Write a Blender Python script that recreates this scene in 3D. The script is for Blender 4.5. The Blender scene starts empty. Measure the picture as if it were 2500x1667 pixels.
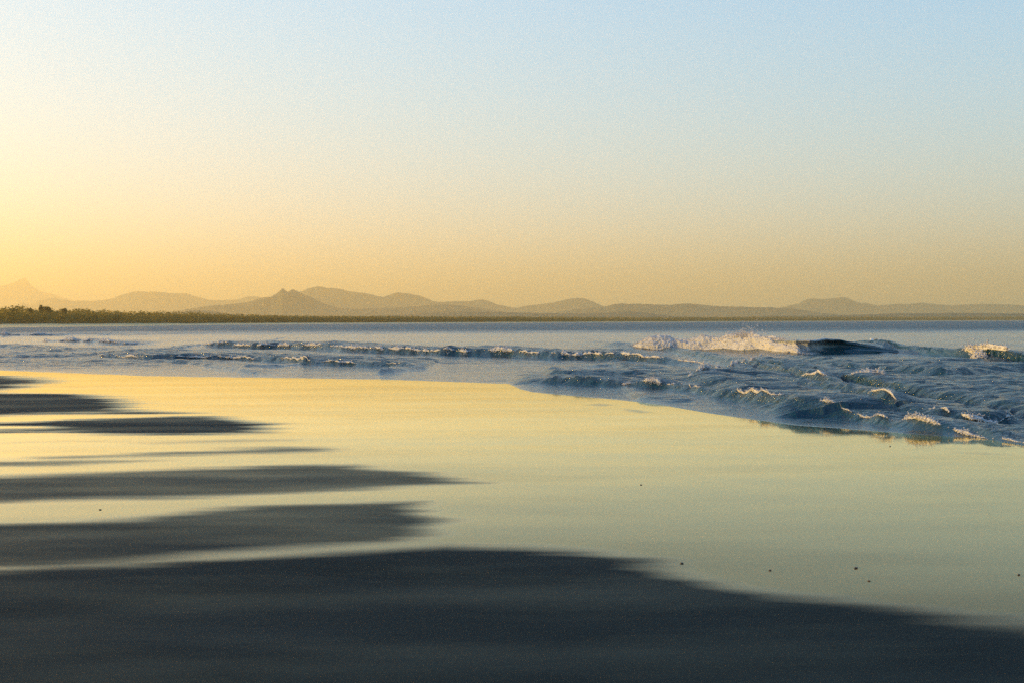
import bpy, bmesh, math, random
import numpy as np
random.seed(7)
RNG = np.random.default_rng(11)
SC = bpy.context.scene
COL = SC.collection

# ------------------------------------------------------------------ camera
EYE = 1.65
FPX = 3472.0                      # focal length in photograph pixels (2500 wide)
PITCH = math.atan(47.8 / FPX)
ROLL = math.radians(0.195)
Fw = np.array([0, math.cos(PITCH), -math.sin(PITCH)])
R0 = np.array([1.0, 0, 0]); U0 = np.array([0, math.sin(PITCH), math.cos(PITCH)])
Rt = math.cos(ROLL) * R0 - math.sin(ROLL) * U0
Up = math.sin(ROLL) * R0 + math.cos(ROLL) * U0
cam = bpy.data.cameras.new('camera')
cam.sensor_width = 36.0
cam.lens = 36.0 * FPX / 2500.0
cam.clip_start = 0.05
cam.clip_end = 200000
camo = bpy.data.objects.new('camera', cam)
COL.objects.link(camo)
from mathutils import Matrix, Vector
M = Matrix.Identity(4)
for i in range(3):
    M[i][0] = Rt[i]; M[i][1] = Up[i]; M[i][2] = -Fw[i]
M[2][3] = EYE
camo.matrix_world = M
SC.camera = camo

# ------------------------------------------------------------------ sky, sun, exposure
SUN_EL, SUN_AZ = 8.0, -70.0       # azimuth measured from the viewing direction, minus = left
world = bpy.data.worlds.new('World')
SC.world = world
world.use_nodes = True
wn = world.node_tree
sky = wn.nodes.new('ShaderNodeTexSky')
sky.sky_type = 'NISHITA'
sky.sun_disc = False
sky.sun_elevation = math.radians(SUN_EL)
sky.sun_rotation = math.radians(SUN_AZ)
sky.air_density = 1.0
sky.dust_density = 0.12
sky.ozone_density = 2.5
bg = wn.nodes['Background']
tint = wn.nodes.new('ShaderNodeMix')
tint.data_type = 'RGBA'; tint.blend_type = 'MULTIPLY'
tint.inputs[0].default_value = 1.0
tint.inputs[7].default_value = (1.02, 1.50, 2.20, 1)   # cool, saturated film stock
wn.links.new(sky.outputs[0], tint.inputs[6])
def wv(op, a, b):
    nd = wn.nodes.new('ShaderNodeVectorMath'); nd.operation = op
    for i, v in enumerate((a, b)):
        if isinstance(v, tuple): nd.inputs[i].default_value = v
        else: wn.links.new(v, nd.inputs[i])
    return nd.outputs[0]
# the glow round the sun rolls off as film does: c / (1 + c / 5)
soft = wv('DIVIDE', tint.outputs[2], wv('ADD', wv('SCALE', tint.outputs[2], (0, 0, 0)), (1.0, 1.0, 1.0)))
for nd in wn.nodes:
    if nd.bl_idname == 'ShaderNodeVectorMath' and nd.operation == 'SCALE': nd.inputs['Scale'].default_value = 1 / 5.0
wn.links.new(soft, bg.inputs[0])
bg.inputs[1].default_value = 0.15
sl = bpy.data.lights.new('sun', 'SUN')
sl.energy = 4.0
sl.angle = math.radians(0.5)
sl.color = (1.0, 0.60, 0.10)
so = bpy.data.objects.new('sun', sl)
COL.objects.link(so)
el, az = math.radians(SUN_EL), math.radians(SUN_AZ)
sdir = Vector((math.sin(az) * math.cos(el), math.cos(az) * math.cos(el), math.sin(el)))
so.rotation_euler = sdir.to_track_quat('Z', 'Y').to_euler()
so.location = (-60, 60, 40)
vs = SC.view_settings
vs.view_transform = 'Standard'
vs.look = 'None'
vs.gamma = 1.0
vs.use_curve_mapping = False
vs.exposure = 1.45
SC.cycles.use_denoising = False
SC.cycles.max_bounces = 6
SC.cycles.volume_bounces = 1
SC.cycles.sample_clamp_indirect = 6.0

# ------------------------------------------------------------------ helpers
def ray(px, py):
    dx = (np.asarray(px, float) - 1250.0) / FPX
    dy = (833.5 - np.asarray(py, float)) / FPX
    return [Fw[i] + dx * Rt[i] + dy * Up[i] for i in range(3)]

def ground(px, py, z=0.0):
    """photograph pixel -> point on the level z of the beach or sea"""
    d = ray(px, py)
    t = (z - EYE) / d[2]
    return d[0] * t, d[1] * t

def high(px, py, dist):
    """height of the thing seen at that pixel when it stands dist metres away, and its x"""
    d = ray(px, py)
    t = dist / d[1]
    return d[0] * t, EYE + d[2] * t

ZO = {1: (0, 640, 3.675), 2: (620, 640, 3.675), 3: (1240, 640, 3.675), 4: (1860, 640, 3.675),
      5: (1240, 880, 1.86667), 6: (0, 860, 1.8816), 7: (0, 1200, 1.8816), 8: (1250, 1200, 1.8816),
      9: (0, 730, 9.408)}
def Z(k, *pts):
    ox, oy, s = ZO[k]
    return [(ox + x / s, oy + y / s) for x, y in pts]

def sstep(a, b, x):
    t = np.clip((x - a) / (b - a), 0, 1)
    return t * t * (3 - 2 * t)

def hash2(ix, iy, seed):
    h = (ix.astype(np.int64) * 374761393 + iy.astype(np.int64) * 668265263 + seed * 974711) & 0x7fffffff
    h = ((h ^ (h >> 13)) * 1274126177) & 0x7fffffff
    h = h ^ (h >> 16)
    return (h & 0xffff) / 65535.0

def noise2(x, y, seed=0):
    """gradient noise, about -0.7 .. 0.7"""
    x0 = np.floor(x); y0 = np.floor(y)
    fx = x - x0; fy = y - y0
    ux = fx * fx * fx * (fx * (fx * 6 - 15) + 10); uy = fy * fy * fy * (fy * (fy * 6 - 15) + 10)
    out = 0
    for i in (0, 1):
        for j in (0, 1):
            a = hash2(x0 + i, y0 + j, seed) * 2 * math.pi
            g = np.cos(a) * (fx - i) + np.sin(a) * (fy - j)
            out = out + g * (ux if i else 1 - ux) * (uy if j else 1 - uy)
    return out

def fbm(x, y, octaves=4, seed=0, gain=0.5, lac=2.03):
    s, a = 0, 1.0
    for o in range(octaves):
        s = s + a * noise2(x, y, seed + o * 17)
        x = x * lac; y = y * lac; a *= gain
    return s

def mesh_obj(name, verts, faces, mat, parent=None, smooth=True, attrs=None):
    me = bpy.data.meshes.new(name)
    verts = np.asarray(verts, dtype=np.float32)
    if isinstance(faces, np.ndarray):
        n, k = faces.shape
        me.vertices.add(len(verts)); me.vertices.foreach_set('co', verts.ravel())
        me.loops.add(n * k); me.loops.foreach_set('vertex_index', faces.astype(np.int32).ravel())
        me.polygons.add(n)
        me.polygons.foreach_set('loop_start', np.arange(0, n * k, k, dtype=np.int32))
        me.update(calc_edges=True)
    else:
        me.from_pydata(verts.tolist(), [], faces)
    me.polygons.foreach_set('use_smooth', np.full(len(me.polygons), smooth, dtype=bool))
    for k, v in (attrs or {}).items():
        at = me.attributes.new(k, 'FLOAT', 'POINT')
        at.data.foreach_set('value', np.asarray(v, dtype=np.float32).ravel())
    me.materials.append(mat)
    o = bpy.data.objects.new(name, me)
    COL.objects.link(o)
    if parent:
        o.parent = parent
    return o

def grid_faces(nr, nc, wrap=False):
    r = np.arange(nr - 1)[:, None]; c = np.arange(nc if wrap else nc - 1)[None, :]
    c2 = (c + 1) % nc
    return np.stack([(r * nc + c), (r * nc + c2), ((r + 1) * nc + c2), ((r + 1) * nc + c)], -1).reshape(-1, 4)

def tag(o, label=None, cat=None, group=None, kind=None):
    if label: o['label'] = label
    if cat: o['category'] = cat
    if group: o['group'] = group
    if kind: o['kind'] = kind
    return o

def empty(name, loc):
    o = bpy.data.objects.new(name, None)
    o.location = loc
    COL.objects.link(o)
    return o

class NT:
    """small shader-tree helper"""
    def __init__(s, name):
        s.m = bpy.data.materials.new(name); s.m.use_nodes = True
        s.t = s.m.node_tree; s.b = s.t.nodes['Principled BSDF']; s.out = s.t.nodes['Material Output']
    def n(s, typ, **kw):
        nd = s.t.nodes.new(typ)
        for k, v in kw.items(): setattr(nd, k, v)
        return nd
    def l(s, a, b): s.t.links.new(a, b)
    def math(s, op, a, b=None, c=None, clamp=False):
        nd = s.n('ShaderNodeMath', operation=op, use_clamp=clamp)
        for i, v in enumerate((a, b, c)):
            if v is None: continue
            if isinstance(v, (int, float)): nd.inputs[i].default_value = v
            else: s.l(v, nd.inputs[i])
        return nd.outputs[0]
    def attr(s, name): return s.n('ShaderNodeAttribute', attribute_name=name).outputs['Fac']
    def noise(s, scale, detail=3, rough=0.55, stretch=(1, 1, 1), obj=False):
        tc = s.n('ShaderNodeNewGeometry').outputs['Position']
        mp = s.n('ShaderNodeMapping'); mp.inputs['Scale'].default_value = stretch
        s.l(tc, mp.inputs[0])
        nz = s.n('ShaderNodeTexNoise'); nz.inputs['Scale'].default_value = scale
        nz.inputs['Detail'].default_value = detail; nz.inputs['Roughness'].default_value = rough
        s.l(mp.outputs[0], nz.inputs['Vector'])
        return nz.outputs['Fac']
    def mixc(s, f, a, b):
        nd = s.n('ShaderNodeMix', data_type='RGBA')
        if isinstance(f, (int, float)): nd.inputs[0].default_value = f
        else: s.l(f, nd.inputs[0])
        for i, v in ((6, a), (7, b)):
            if isinstance(v, tuple): nd.inputs[i].default_value = (*v, 1)
            else: s.l(v, nd.inputs[i])
        return nd.outputs[2]
    def mixf(s, f, a, b):
        nd = s.n('ShaderNodeMix', data_type='FLOAT')
        for i, v in ((0, f), (2, a), (3, b)):
            if isinstance(v, (int, float)): nd.inputs[i].default_value = v
            else: s.l(v, nd.inputs[i])
        return nd.outputs[0]
    def set(s, key, v):
        if isinstance(v, (int, float)): s.b.inputs[key].default_value = v
        elif isinstance(v, tuple): s.b.inputs[key].default_value = (*v, 1) if len(v) == 3 else v
        else: s.l(v, s.b.inputs[key])

# ------------------------------------------------------------------ materials
def mat_sand():
    t = NT('sand')
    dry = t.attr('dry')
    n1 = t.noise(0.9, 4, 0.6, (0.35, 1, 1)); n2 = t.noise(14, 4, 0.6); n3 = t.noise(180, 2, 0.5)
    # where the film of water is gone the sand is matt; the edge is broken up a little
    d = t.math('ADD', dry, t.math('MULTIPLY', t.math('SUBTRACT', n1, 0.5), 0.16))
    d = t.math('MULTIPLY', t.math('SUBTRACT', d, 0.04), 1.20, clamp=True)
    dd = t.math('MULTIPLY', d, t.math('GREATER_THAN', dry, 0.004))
    base = t.mixc(n2, (0.115, 0.080, 0.040), (0.160, 0.112, 0.058))
    base = t.mixc(t.math('MULTIPLY', n3, 0.5), base, (0.05, 0.04, 0.03))
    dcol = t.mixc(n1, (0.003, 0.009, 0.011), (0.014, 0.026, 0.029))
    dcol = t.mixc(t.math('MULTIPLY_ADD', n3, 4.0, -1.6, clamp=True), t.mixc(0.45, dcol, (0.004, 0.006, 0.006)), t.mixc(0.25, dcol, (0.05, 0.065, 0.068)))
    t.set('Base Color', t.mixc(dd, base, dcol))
    t.set('Roughness', t.mixf(dd, t.mixf(n1, 0.05, 0.10), 0.62))
    t.set('Specular IOR Level', t.mixf(dd, 0.5, t.mixf(n1, 0.0, 0.07)))
    t.set('IOR', 1.36)
    t.set('Specular IOR Level', t.mixf(dd, 0.0, t.mixf(n1, 0.0, 0.06)))
    bp = t.n('ShaderNodeBump'); bp.inputs['Distance'].default_value = 0.004
    t.l(t.mixf(dd, 0.02, 0.5), bp.inputs['Strength'])
    t.l(t.math('ADD', n2, t.math('MULTIPLY', n3, 0.3)), bp.inputs['Height'])
    t.l(bp.outputs[0], t.b.inputs['Normal'])
    # the film of water: a mirror over golden sand
    fr = t.n('ShaderNodeFresnel'); fr.inputs['IOR'].default_value = 1.40
    gl = t.n('ShaderNodeBsdfGlossy'); gl.inputs['Color'].default_value = (0.98, 0.92, 0.64, 1)
    t.l(t.mixf(dd, t.mixf(n1, 0.035, 0.085), 0.34), gl.inputs['Roughness'])
    mx = t.n('ShaderNodeMixShader')
    n4 = t.noise(0.55, 6, 0.62, (0.30, 1, 1))
    film = t.math('MULTIPLY', t.math('MULTIPLY_ADD', fr.outputs[0], 2.5, -0.62, clamp=True), t.math('MULTIPLY_ADD', n4, 0.56, 0.70, clamp=True))
    sheen = t.math('MULTIPLY', t.math('MULTIPLY_ADD', n4, 2.6, -1.15, clamp=True), t.math('MULTIPLY', fr.outputs[0], 0.20))
    t.l(t.mixf(dd, film, sheen), mx.inputs[0])
    t.l(t.b.outputs[0], mx.inputs[1]); t.l(gl.outputs[0], mx.inputs[2]); t.l(mx.outputs[0], t.out.inputs[0])
    return t.m

def mat_sea():
    t = NT('sea_water')
    foam = t.attr('foam'); chop = t.attr('chop')
    n1 = t.noise(2.2, 5, 0.62, (1, 1.4, 1)); n2 = t.noise(9, 4, 0.6, (1, 1.6, 1)); n3 = t.noise(0.35, 4, 0.6, (1, 2.2, 1))
    f = t.math('MULTIPLY', foam, t.math('MULTIPLY_ADD', n2, 2.4, -0.55, clamp=True), clamp=True)
    t.set('Base Color', t.mixc(f, (0.0015, 0.034, 0.050), (0.72, 0.72, 0.74)))
    t.set('Roughness', t.mixf(f, t.math('MULTIPLY_ADD', t.attr('far'), 0.26, t.mixf(chop, 0.09, 0.14)), 0.75))
    t.set('IOR', 1.333)
    t.set('Specular IOR Level', t.mixf(f, 0.5, 0.1))
    b1 = t.n('ShaderNodeBump'); b1.inputs['Distance'].default_value = 0.30
    t.l(t.math('MULTIPLY', chop, 1.0), b1.inputs['Strength']); t.l(n1, b1.inputs['Height'])
    b2 = t.n('ShaderNodeBump'); b2.inputs['Distance'].default_value = 0.045
    t.l(t.math('MULTIPLY_ADD', chop, 0.5, 0.34), b2.inputs['Strength']); t.l(n2, b2.inputs['Height'])
    b3 = t.n('ShaderNodeBump'); b3.inputs['Distance'].default_value = 1.5
    t.l(t.math('MULTIPLY', chop, 0.35), b3.inputs['Strength']); t.l(n3, b3.inputs['Height'])
    t.l(b3.outputs[0], b1.inputs['Normal']); t.l(b1.outputs[0], b2.inputs['Normal'])
    t.l(b2.outputs[0], t.b.inputs['Normal'])
    return t.m

def mat_foam(name='foam', amount=0.35):
    t = NT(name)
    n = t.noise(9, 4, 0.65)
    t.set('Base Color', t.mixc(n, (0.60, 0.60, 0.63), (0.86, 0.85, 0.85)))
    t.set('Roughness', 0.8); t.set('Specular IOR Level', 0.15)
    bp = t.n('ShaderNodeBump'); bp.inputs['Strength'].default_value = 0.6; bp.inputs['Distance'].default_value = 0.05
    t.l(t.noise(16, 4, 0.6), bp.inputs['Height']); t.l(bp.outputs[0], t.b.inputs['Normal'])
    tr = t.n('ShaderNodeBsdfTranslucent'); tr.inputs[0].default_value = (0.85, 0.82, 0.80, 1)
    mx = t.n('ShaderNodeMixShader'); mx.inputs[0].default_value = amount
    t.l(t.b.outputs[0], mx.inputs[1]); t.l(tr.outputs[0], mx.inputs[2]); t.l(mx.outputs[0], t.out.inputs[0])
    return t.m

def mat_plain(name, c1, c2, scale, rough=0.8, spec=0.2, translucent=0.0):
    t = NT(name)
    t.set('Base Color', t.mixc(t.noise(scale, 4, 0.6), c1, c2))
    t.set('Roughness', rough); t.set('Specular IOR Level', spec)
    if translucent:
        tr = t.n('ShaderNodeBsdfTranslucent'); tr.inputs[0].default_value = (*[min(1, c * 1.6) for c in c2], 1)
        mx = t.n('ShaderNodeMixShader'); mx.inputs[0].default_value = translucent
        t.l(t.b.outputs[0], mx.inputs[1]); t.l(tr.outputs[0], mx.inputs[2]); t.l(mx.outputs[0], t.out.inputs[0])
    return t.m

SAND = mat_sand()
SEA = mat_sea()
FOAM = mat_foam()
SPRAY = mat_foam('spray', 0.5)
FOREST = mat_plain('scrub_foliage', (0.070, 0.062, 0.012), (0.140, 0.115, 0.028), 0.25, translucent=0.5)
BARK = mat_plain('bark', (0.07, 0.055, 0.04), (0.14, 0.11, 0.085), 1.5)
HILL = mat_plain('wooded_hill', (0.030, 0.042, 0.022), (0.075, 0.080, 0.048), 0.004)
LAND = mat_plain('coastal_land', (0.06, 0.07, 0.035), (0.12, 0.11, 0.06), 0.01)
DUNE = mat_plain('dune_sand', (0.56, 0.40, 0.18), (0.66, 0.48, 0.23), 0.05)
STONE = mat_plain('pebble_stone', (0.05, 0.05, 0.045), (0.12, 0.11, 0.10), 40, 0.5, 0.4)

# ------------------------------------------------------------------ lines of the water in the photograph
def line(*groups):
    p = [q for g in groups for q in g]
    xs, ys = ground([q[0] for q in p], [q[1] for q in p])
    return np.array(xs), np.array(ys)

EDGE = [Z(1, (0, 965), (200, 975), (500, 985), (900, 1000), (1300, 1015), (1700, 1024), (2100, 1027)),
        Z(2, (0, 1030), (500, 1037), (1000, 1046), (1150, 1046), (1300, 1052), (1700, 1065), (2100, 1080)),
        Z(3, (0, 1085), (60, 1110), (110, 1135), (220, 1160)),
        Z(5, (160, 145), (300, 158), (500, 175), (700, 200), (920, 237), (1100, 262), (1300, 290), (1600, 312),
          (1900, 335), (2150, 350), (2300, 375), (2352, 382), (2600, 430), (2900, 500))]
ex, ey = line(*EDGE)
ex = np.concatenate([[-6000, -900, -420, -330, -250, -120, -55, -30], ex, [13, 18, 25, 40, 200, 3000, 60000]])
ey = np.concatenate([[3000, 900, 560, 430, 320, 170, 90, 58], ey, [11.5, 4.5, -8, -40, -500, -9000, -180000]])
o_ = np.argsort(ex); EX, EY = ex[o_], ey[o_]

#        points, height, back length, front width, roughness behind, foam, side
A_LINE = line(Z(1, (1780, 760), (2100, 772)), Z(2, (0, 778), (300, 783), (600, 796), (800, 810), (1100, 824), (1500, 836), (1900, 850)),
              Z(3, (0, 856), (250, 870), (450, 880), (700, 886), (1000, 896), (1400, 918), (1700, 940), (1900, 966), (2050, 985)))
B_LINE = line(Z(1, (840, 852), (1000, 862), (1400, 880), (1700, 881), (2100, 886)), Z(2, (0, 893), (300, 906), (560, 930), (900, 938), (1300, 957), (1500, 968)))
B2_LINE = line(Z(1, (980, 828), (1080, 815), (1200, 802), (1360, 790)))
B3_LINE = line(Z(2, (-100, 955), (0, 952), (200, 948), (450, 935)))
B4_LINE = line(Z(2, (1100, 1000), (1250, 992), (1400, 978), (1560, 960)))
D_LINE = line(Z(5, (30, 105), (200, 111), (400, 119), (700, 133), (800, 142), (900, 162), (1050, 187), (1200, 217), (1300, 236),
                   (1500, 257), (1700, 291), (1900, 317), (2100, 341), (2250, 362), (2352, 378), (2600, 425)))
E_LINE = line(Z(3, (1600, 1112), (1850, 1072), (1950, 1032), (2080, 990), (2200, 955), (2330, 935)))
G_LINE = line(Z(3, (320, 1030), (500, 1040), (850, 1042), (1050, 1050), (1250, 1052)))
G2_LINE = line(Z(3, (330, 990), (520, 975), (700, 952), (880, 942), (1020, 952)))
H_LINE = line(Z(4, (310, 1085), (500, 1112), (700, 1118), (950, 1104), (1090, 1130)))
I_LINE = line(Z(4, (1780, 862), (1960, 880), (2150, 888), (2352, 890), (2700, 900)))
J_LINE = line(Z(5, (1600, 228), (1750, 250), (1900, 270), (2080, 288), (2200, 290), (2300, 282)))
K_LINE = line(Z(9, (-300, 872), (0, 866), (300, 868), (700, 860), (1100, 856), (1450, 850)))
K2_LINE = line(Z(9, (1000, 990), (1250, 995), (1450, 1000), (1700, 1005), (2000, 1012), (2300, 1015)), Z(1, (1000, 735), (1200, 738), (1350, 738)))
M_LINE = line(Z(4, (760, 960), (1000, 965), (1300, 985), (1450, 1000)))
N_LINE = line(Z(4, (1400, 1020), (1700, 1025), (2000, 1005), (2352, 990), (2700, 985)))
O_LINE = line(Z(4, (760, 800), (900, 805), (1060, 808), (1180, 800)))
P_LINE = line(Z(4, (1280, 808), (1400, 815), (1530, 810)))
Q_LINE = line(Z(5, (560, 165), (620, 180), (760, 187), (840, 186)))
S_LINE = line(Z(3, (780, 777), (1180, 792), (1500, 796), (1800, 802), (2200, 815)), Z(4, (0, 818), (300, 830), (430, 832), (700, 826), (1000, 822), (1300, 818)))
L1_LINE = line(Z(1, (-200, 858), (100, 862), (400, 858), (750, 852)))
L2_LINE = line(Z(1, (-150, 770), (100, 772), (340, 795), (600, 806), (850, 795)))
L3_LINE = line(Z(1, (1100, 918), (1250, 912), (1450, 905), (1700, 912)), Z(2, (0, 995), (120, 1002), (330, 975)))
L4_LINE = line(Z(1, (850, 662), (1000, 660), (1150, 664), (1300, 660)))
FRONTS = [
    ((S_LINE[0], S_LINE[1] + 2.8), 0.30, 4.0, 2.6, 0.15, 0.0, 1),
    (A_LINE, 0.36, 7.0, 0.55, 0.85, 0.12, 1), (B_LINE, 0.23, 4.5, 0.40, 0.65, 0.05, 1), (B2_LINE, 0.12, 2.0, 0.5, 0.3, 0.0, 1),
    (B3_LINE, 0.08, 1.5, 0.4, 0.2, 0.0, 1), (B4_LINE, 0.09, 2.6, 0.4, 0.3, 0.05, 1), (D_LINE, 0.14, 4.0, 0.28, 0.8, 0.10, 1),
    (E_LINE, 0.18, 6.0, 0.5, 0.9, 0.15, -1), (G_LINE, 0.12, 1.4, 0.4, 0.2, 0.0, 1), (G2_LINE, 0.10, 1.8, 0.5, 0.2, 0.0, 1),
    (H_LINE, 0.18, 2.6, 0.5, 0.5, 0.10, 1), (I_LINE, 0.38, 3.6, 0.8, 0.4, 0.1, 1), (J_LINE, 0.16, 1.6, 0.4, 0.5, 0.10, 1),
    (K_LINE, 0.30, 8.0, 2.2, 0.4, 0.2, 1), (K2_LINE, 0.24, 5.0, 1.4, 0.4, 0.15, 1), (M_LINE, 0.14, 2.0, 0.6, 0.5, 0.0, 1),
    (N_LINE, 0.18, 2.6, 0.7, 0.5, 0.0, 1), (O_LINE, 0.18, 5.0, 3.0, 0.1, 0.0, 1), (P_LINE, 0.14, 5.0, 3.0, 0.1, 0.0, 1),
    (Q_LINE, 0.05, 0.8, 0.3, 0.1, 0.0, 1),
    (L1_LINE, 0.10, 2.5, 0.5, 0.3, 0.0, 1), (L2_LINE, 0.14, 3.0, 0.7, 0.4, 0.0, 1), (L3_LINE, 0.08, 1.5, 0.4, 0.2, 0.0, 1), (L4_LINE, 0.12, 4.0, 1.2, 0.3, 0.0, 1),
]

def wiggle(k, xs, ymean):
    return fbm(xs * 0.4, xs * 0 + k * 3.7, 5, 40 + k, 0.55) * np.clip((ymean / 60) ** 2, 0.12, 2) * 0.6

def sea_field(X, Y):
    """height, choppiness and foam of the sea at world points"""
    dist = np.hypot(X, Y)
    edge = np.interp(X, EX, EY) + 0.25 * fbm(X * 0.9, Y * 0.0 + 3.1, 3, 5) * np.clip(dist / 30, 0.3, 2)
    de = Y - edge                                    # > 0: on the sea side of the swash edge
    h = np.where(de > 0, 0.004 + 0.036 * sstep(0, 6.0, de), 0.0)
    h = h - 0.05 * sstep(0.0, -0.5, de) - 0.25 * sstep(-0.5, -1.6, de)
    h = h + 0.004 * (de <= 0)
    ramp = sstep(-0.05, 0.8, de)
    chop = np.zeros_like(X); foam = np.zeros_like(X)
    for k, ((lx, ly), H, L, w, R, Fm, side) in enumerate(FRONTS):
        s = np.argsort(lx); lx, ly = lx[s], ly[s]
        x0, x1 = lx[0], lx[-1]; span = x1 - x0
        sel = (X > x0 - 0.3 * span) & (X < x1 + 0.3 * span) & (Y > ly.min() - 12) & (Y < ly.max() + 60)
        if not sel.any(): continue
        xs, ys = X[sel], Y[sel]
        yf = np.interp(xs, lx, ly)
        slope = np.gradient(ly, lx); sl_ = np.interp(xs, lx, slope)
        wig = wiggle(k, xs, ly.mean())
        d = side * (ys - yf - wig) / np.sqrt(1 + sl_ * sl_)
        tp = sstep(x0 - 0.02 * span, x0 + 0.10 * span, xs) * (1 - sstep(x1 - 0.10 * span, x1 + 0.03 * span, xs))
        Hm = H * tp * (0.95 + 0.35 * np.clip(fbm(xs * 0.3, ys * 0 + k, 4, 90 + k), -0.6, 0.6))
        front = sstep(-w, 0, d)
        dp = np.clip(d, 0, None)
        back = 0.55 / (1 + (dp / L) ** 4) + 0.45 * np.exp(-dp / L)
        h[sel] += Hm * front * back * ramp[sel]
        chop[sel] += R * tp * front * 1 / (1 + (dp / (L * 1.15)) ** 5)
        lump = np.clip(0.5 + 1.6 * fbm(xs * 1.7, ys * 0.9, 3, 130 + k), 0, 1)
        foam[sel] += Fm * tp * front * (np.exp(-(d / (w * 1.4)) ** 2) * lump * 0.7 + 0.04 * back * lump)
    # rough dark water on the right, inside the bar
    rx, ry = ground(np.array([1900., 2500.]), np.array([905., 960.]))
    xe = np.interp(Y, [18, 36, 42, 46, 52, 72], [2.0, 4.5, 6.3, 7.4, 9.3, 10.5])
    yd = np.interp(X, D_LINE[0], D_LINE[1])
    chop += 1.0 * sstep(-0.4, 0.8, X - xe) * sstep(-0.2, 0.8, Y - yd) * (1 - sstep(54, 66, Y))
    chop += 0.45 * sstep(-8, -14, X) * sstep(48, 54, Y) * (1 - sstep(85, 100, Y))
    chop += 0.95 * sstep(150, 330, dist)             # wind on the open bay
    chop += 0.19 + 0.55 * np.clip(fbm(X * 0.07 + 4, Y * 0.22, 4, 88, 0.55), 0, 0.6) * (1 - sstep(80, 100, Y))
    chop = np.clip(chop, 0, 1.2) * sstep(0.0, 1.5, de)
    chop *= 0.75 + 0.5 * np.clip(0.5 + fbm(X * 0.06, Y * 0.09, 3, 77), 0, 1)
    fade = 1 - sstep(120, 320, dist)
    rip = fbm(X * 0.22 + 0.05 * Y, Y * 0.75, 4, 3, 0.55) * 0.12 + fbm(X * 0.8 + 0.3 * Y, Y * 1.9, 3, 9, 0.55) * 0.045
    ridge = 1 - 2 * np.abs(fbm(X * 0.2 - 0.05 * Y, Y * 0.5, 3, 21, 0.5))
    h = h + fade * np.clip(chop, 0.0, 1.1) ** 1.3 * (rip + 0.05 * (ridge - 0.4)) + fade * (de > 0) * sstep(0, 8, de) * 0.02 * fbm(X * 0.12, Y * 0.3, 3, 31)
    # long low swell further out
    h = h + sstep(70, 110, dist) * 0.07 * np.sin(Y * 0.34 + 1.8 * fbm(X * 0.025, Y * 0.02, 2, 55)) * (1 - sstep(260, 500, dist))
    rag = fbm(X * 0.5, Y * 1.3, 4, 66, 0.6)
    foam += 0.05 * np.clip(rag - 0.18, 0, 1) * np.clip(chop, 0, 1) * (1 - sstep(90, 130, dist))
    return h, np.clip(chop, 0, 1), np.clip(foam, 0, 1), de

def polar(fine, radii, outer_step=4.0):
    a = np.concatenate([np.arange(-180, -60, outer_step), np.arange(-60, -24, 0.5), np.linspace(-24, 24, fine), np.arange(24.5, 60, 0.5), np.arange(60, 180, outer_step)])
    a = np.radians(a)
    X = radii[:, None] * np.sin(a)[None, :]; Y = radii[:, None] * np.cos(a)[None, :]
    return X, Y, len(a)

def sand_z(X, Y):
    edge = np.interp(X, EX, EY)
    de = Y - edge
    z = -0.004 * sstep(-2, 1, de) - 0.30 * sstep(0.5, 12, de) - 1.2 * sstep(10, 60, de)
    z = z + 0.006 * fbm(X * 0.18, Y * 0.35, 3, 500) * (1 - sstep(-4, -0.5, de))
    # behind the beach the ground rises to the dune
    z = z + np.clip((-8 - Y) * 0.03, 0, 4) * (de < 0)
    z = z + np.clip((-40 - X) * 0.02, 0, 4) * sstep(-25, -60, de)
    return z

# ------------------------------------------------------------------ wet sand
def sd_poly(px, py, poly):
    """signed distance to a polygon, negative inside"""
    best = np.full(px.shape, 1e9); inside = np.zeros(px.shape, bool)
    n = len(poly)
    for i in range(n):
        ax, ay = poly[i]; bx, by = poly[(i + 1) % n]
        ex_, ey_ = bx - ax, by - ay
        t = np.clip(((px - ax) * ex_ + (py - ay) * ey_) / (ex_ * ex_ + ey_ * ey_ + 1e-12), 0, 1)
        best = np.minimum(best, (px - ax - t * ex_) ** 2 + (py - ay - t * ey_) ** 2)
        c = (ay > py) != (by > py)
        with np.errstate(divide='ignore', invalid='ignore'):
            inside ^= c & (px < (bx - ax) * (py - ay) / (by - ay + 1e-12) + ax)
    d = np.sqrt(best)
    return np.where(inside, -d, d)

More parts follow.
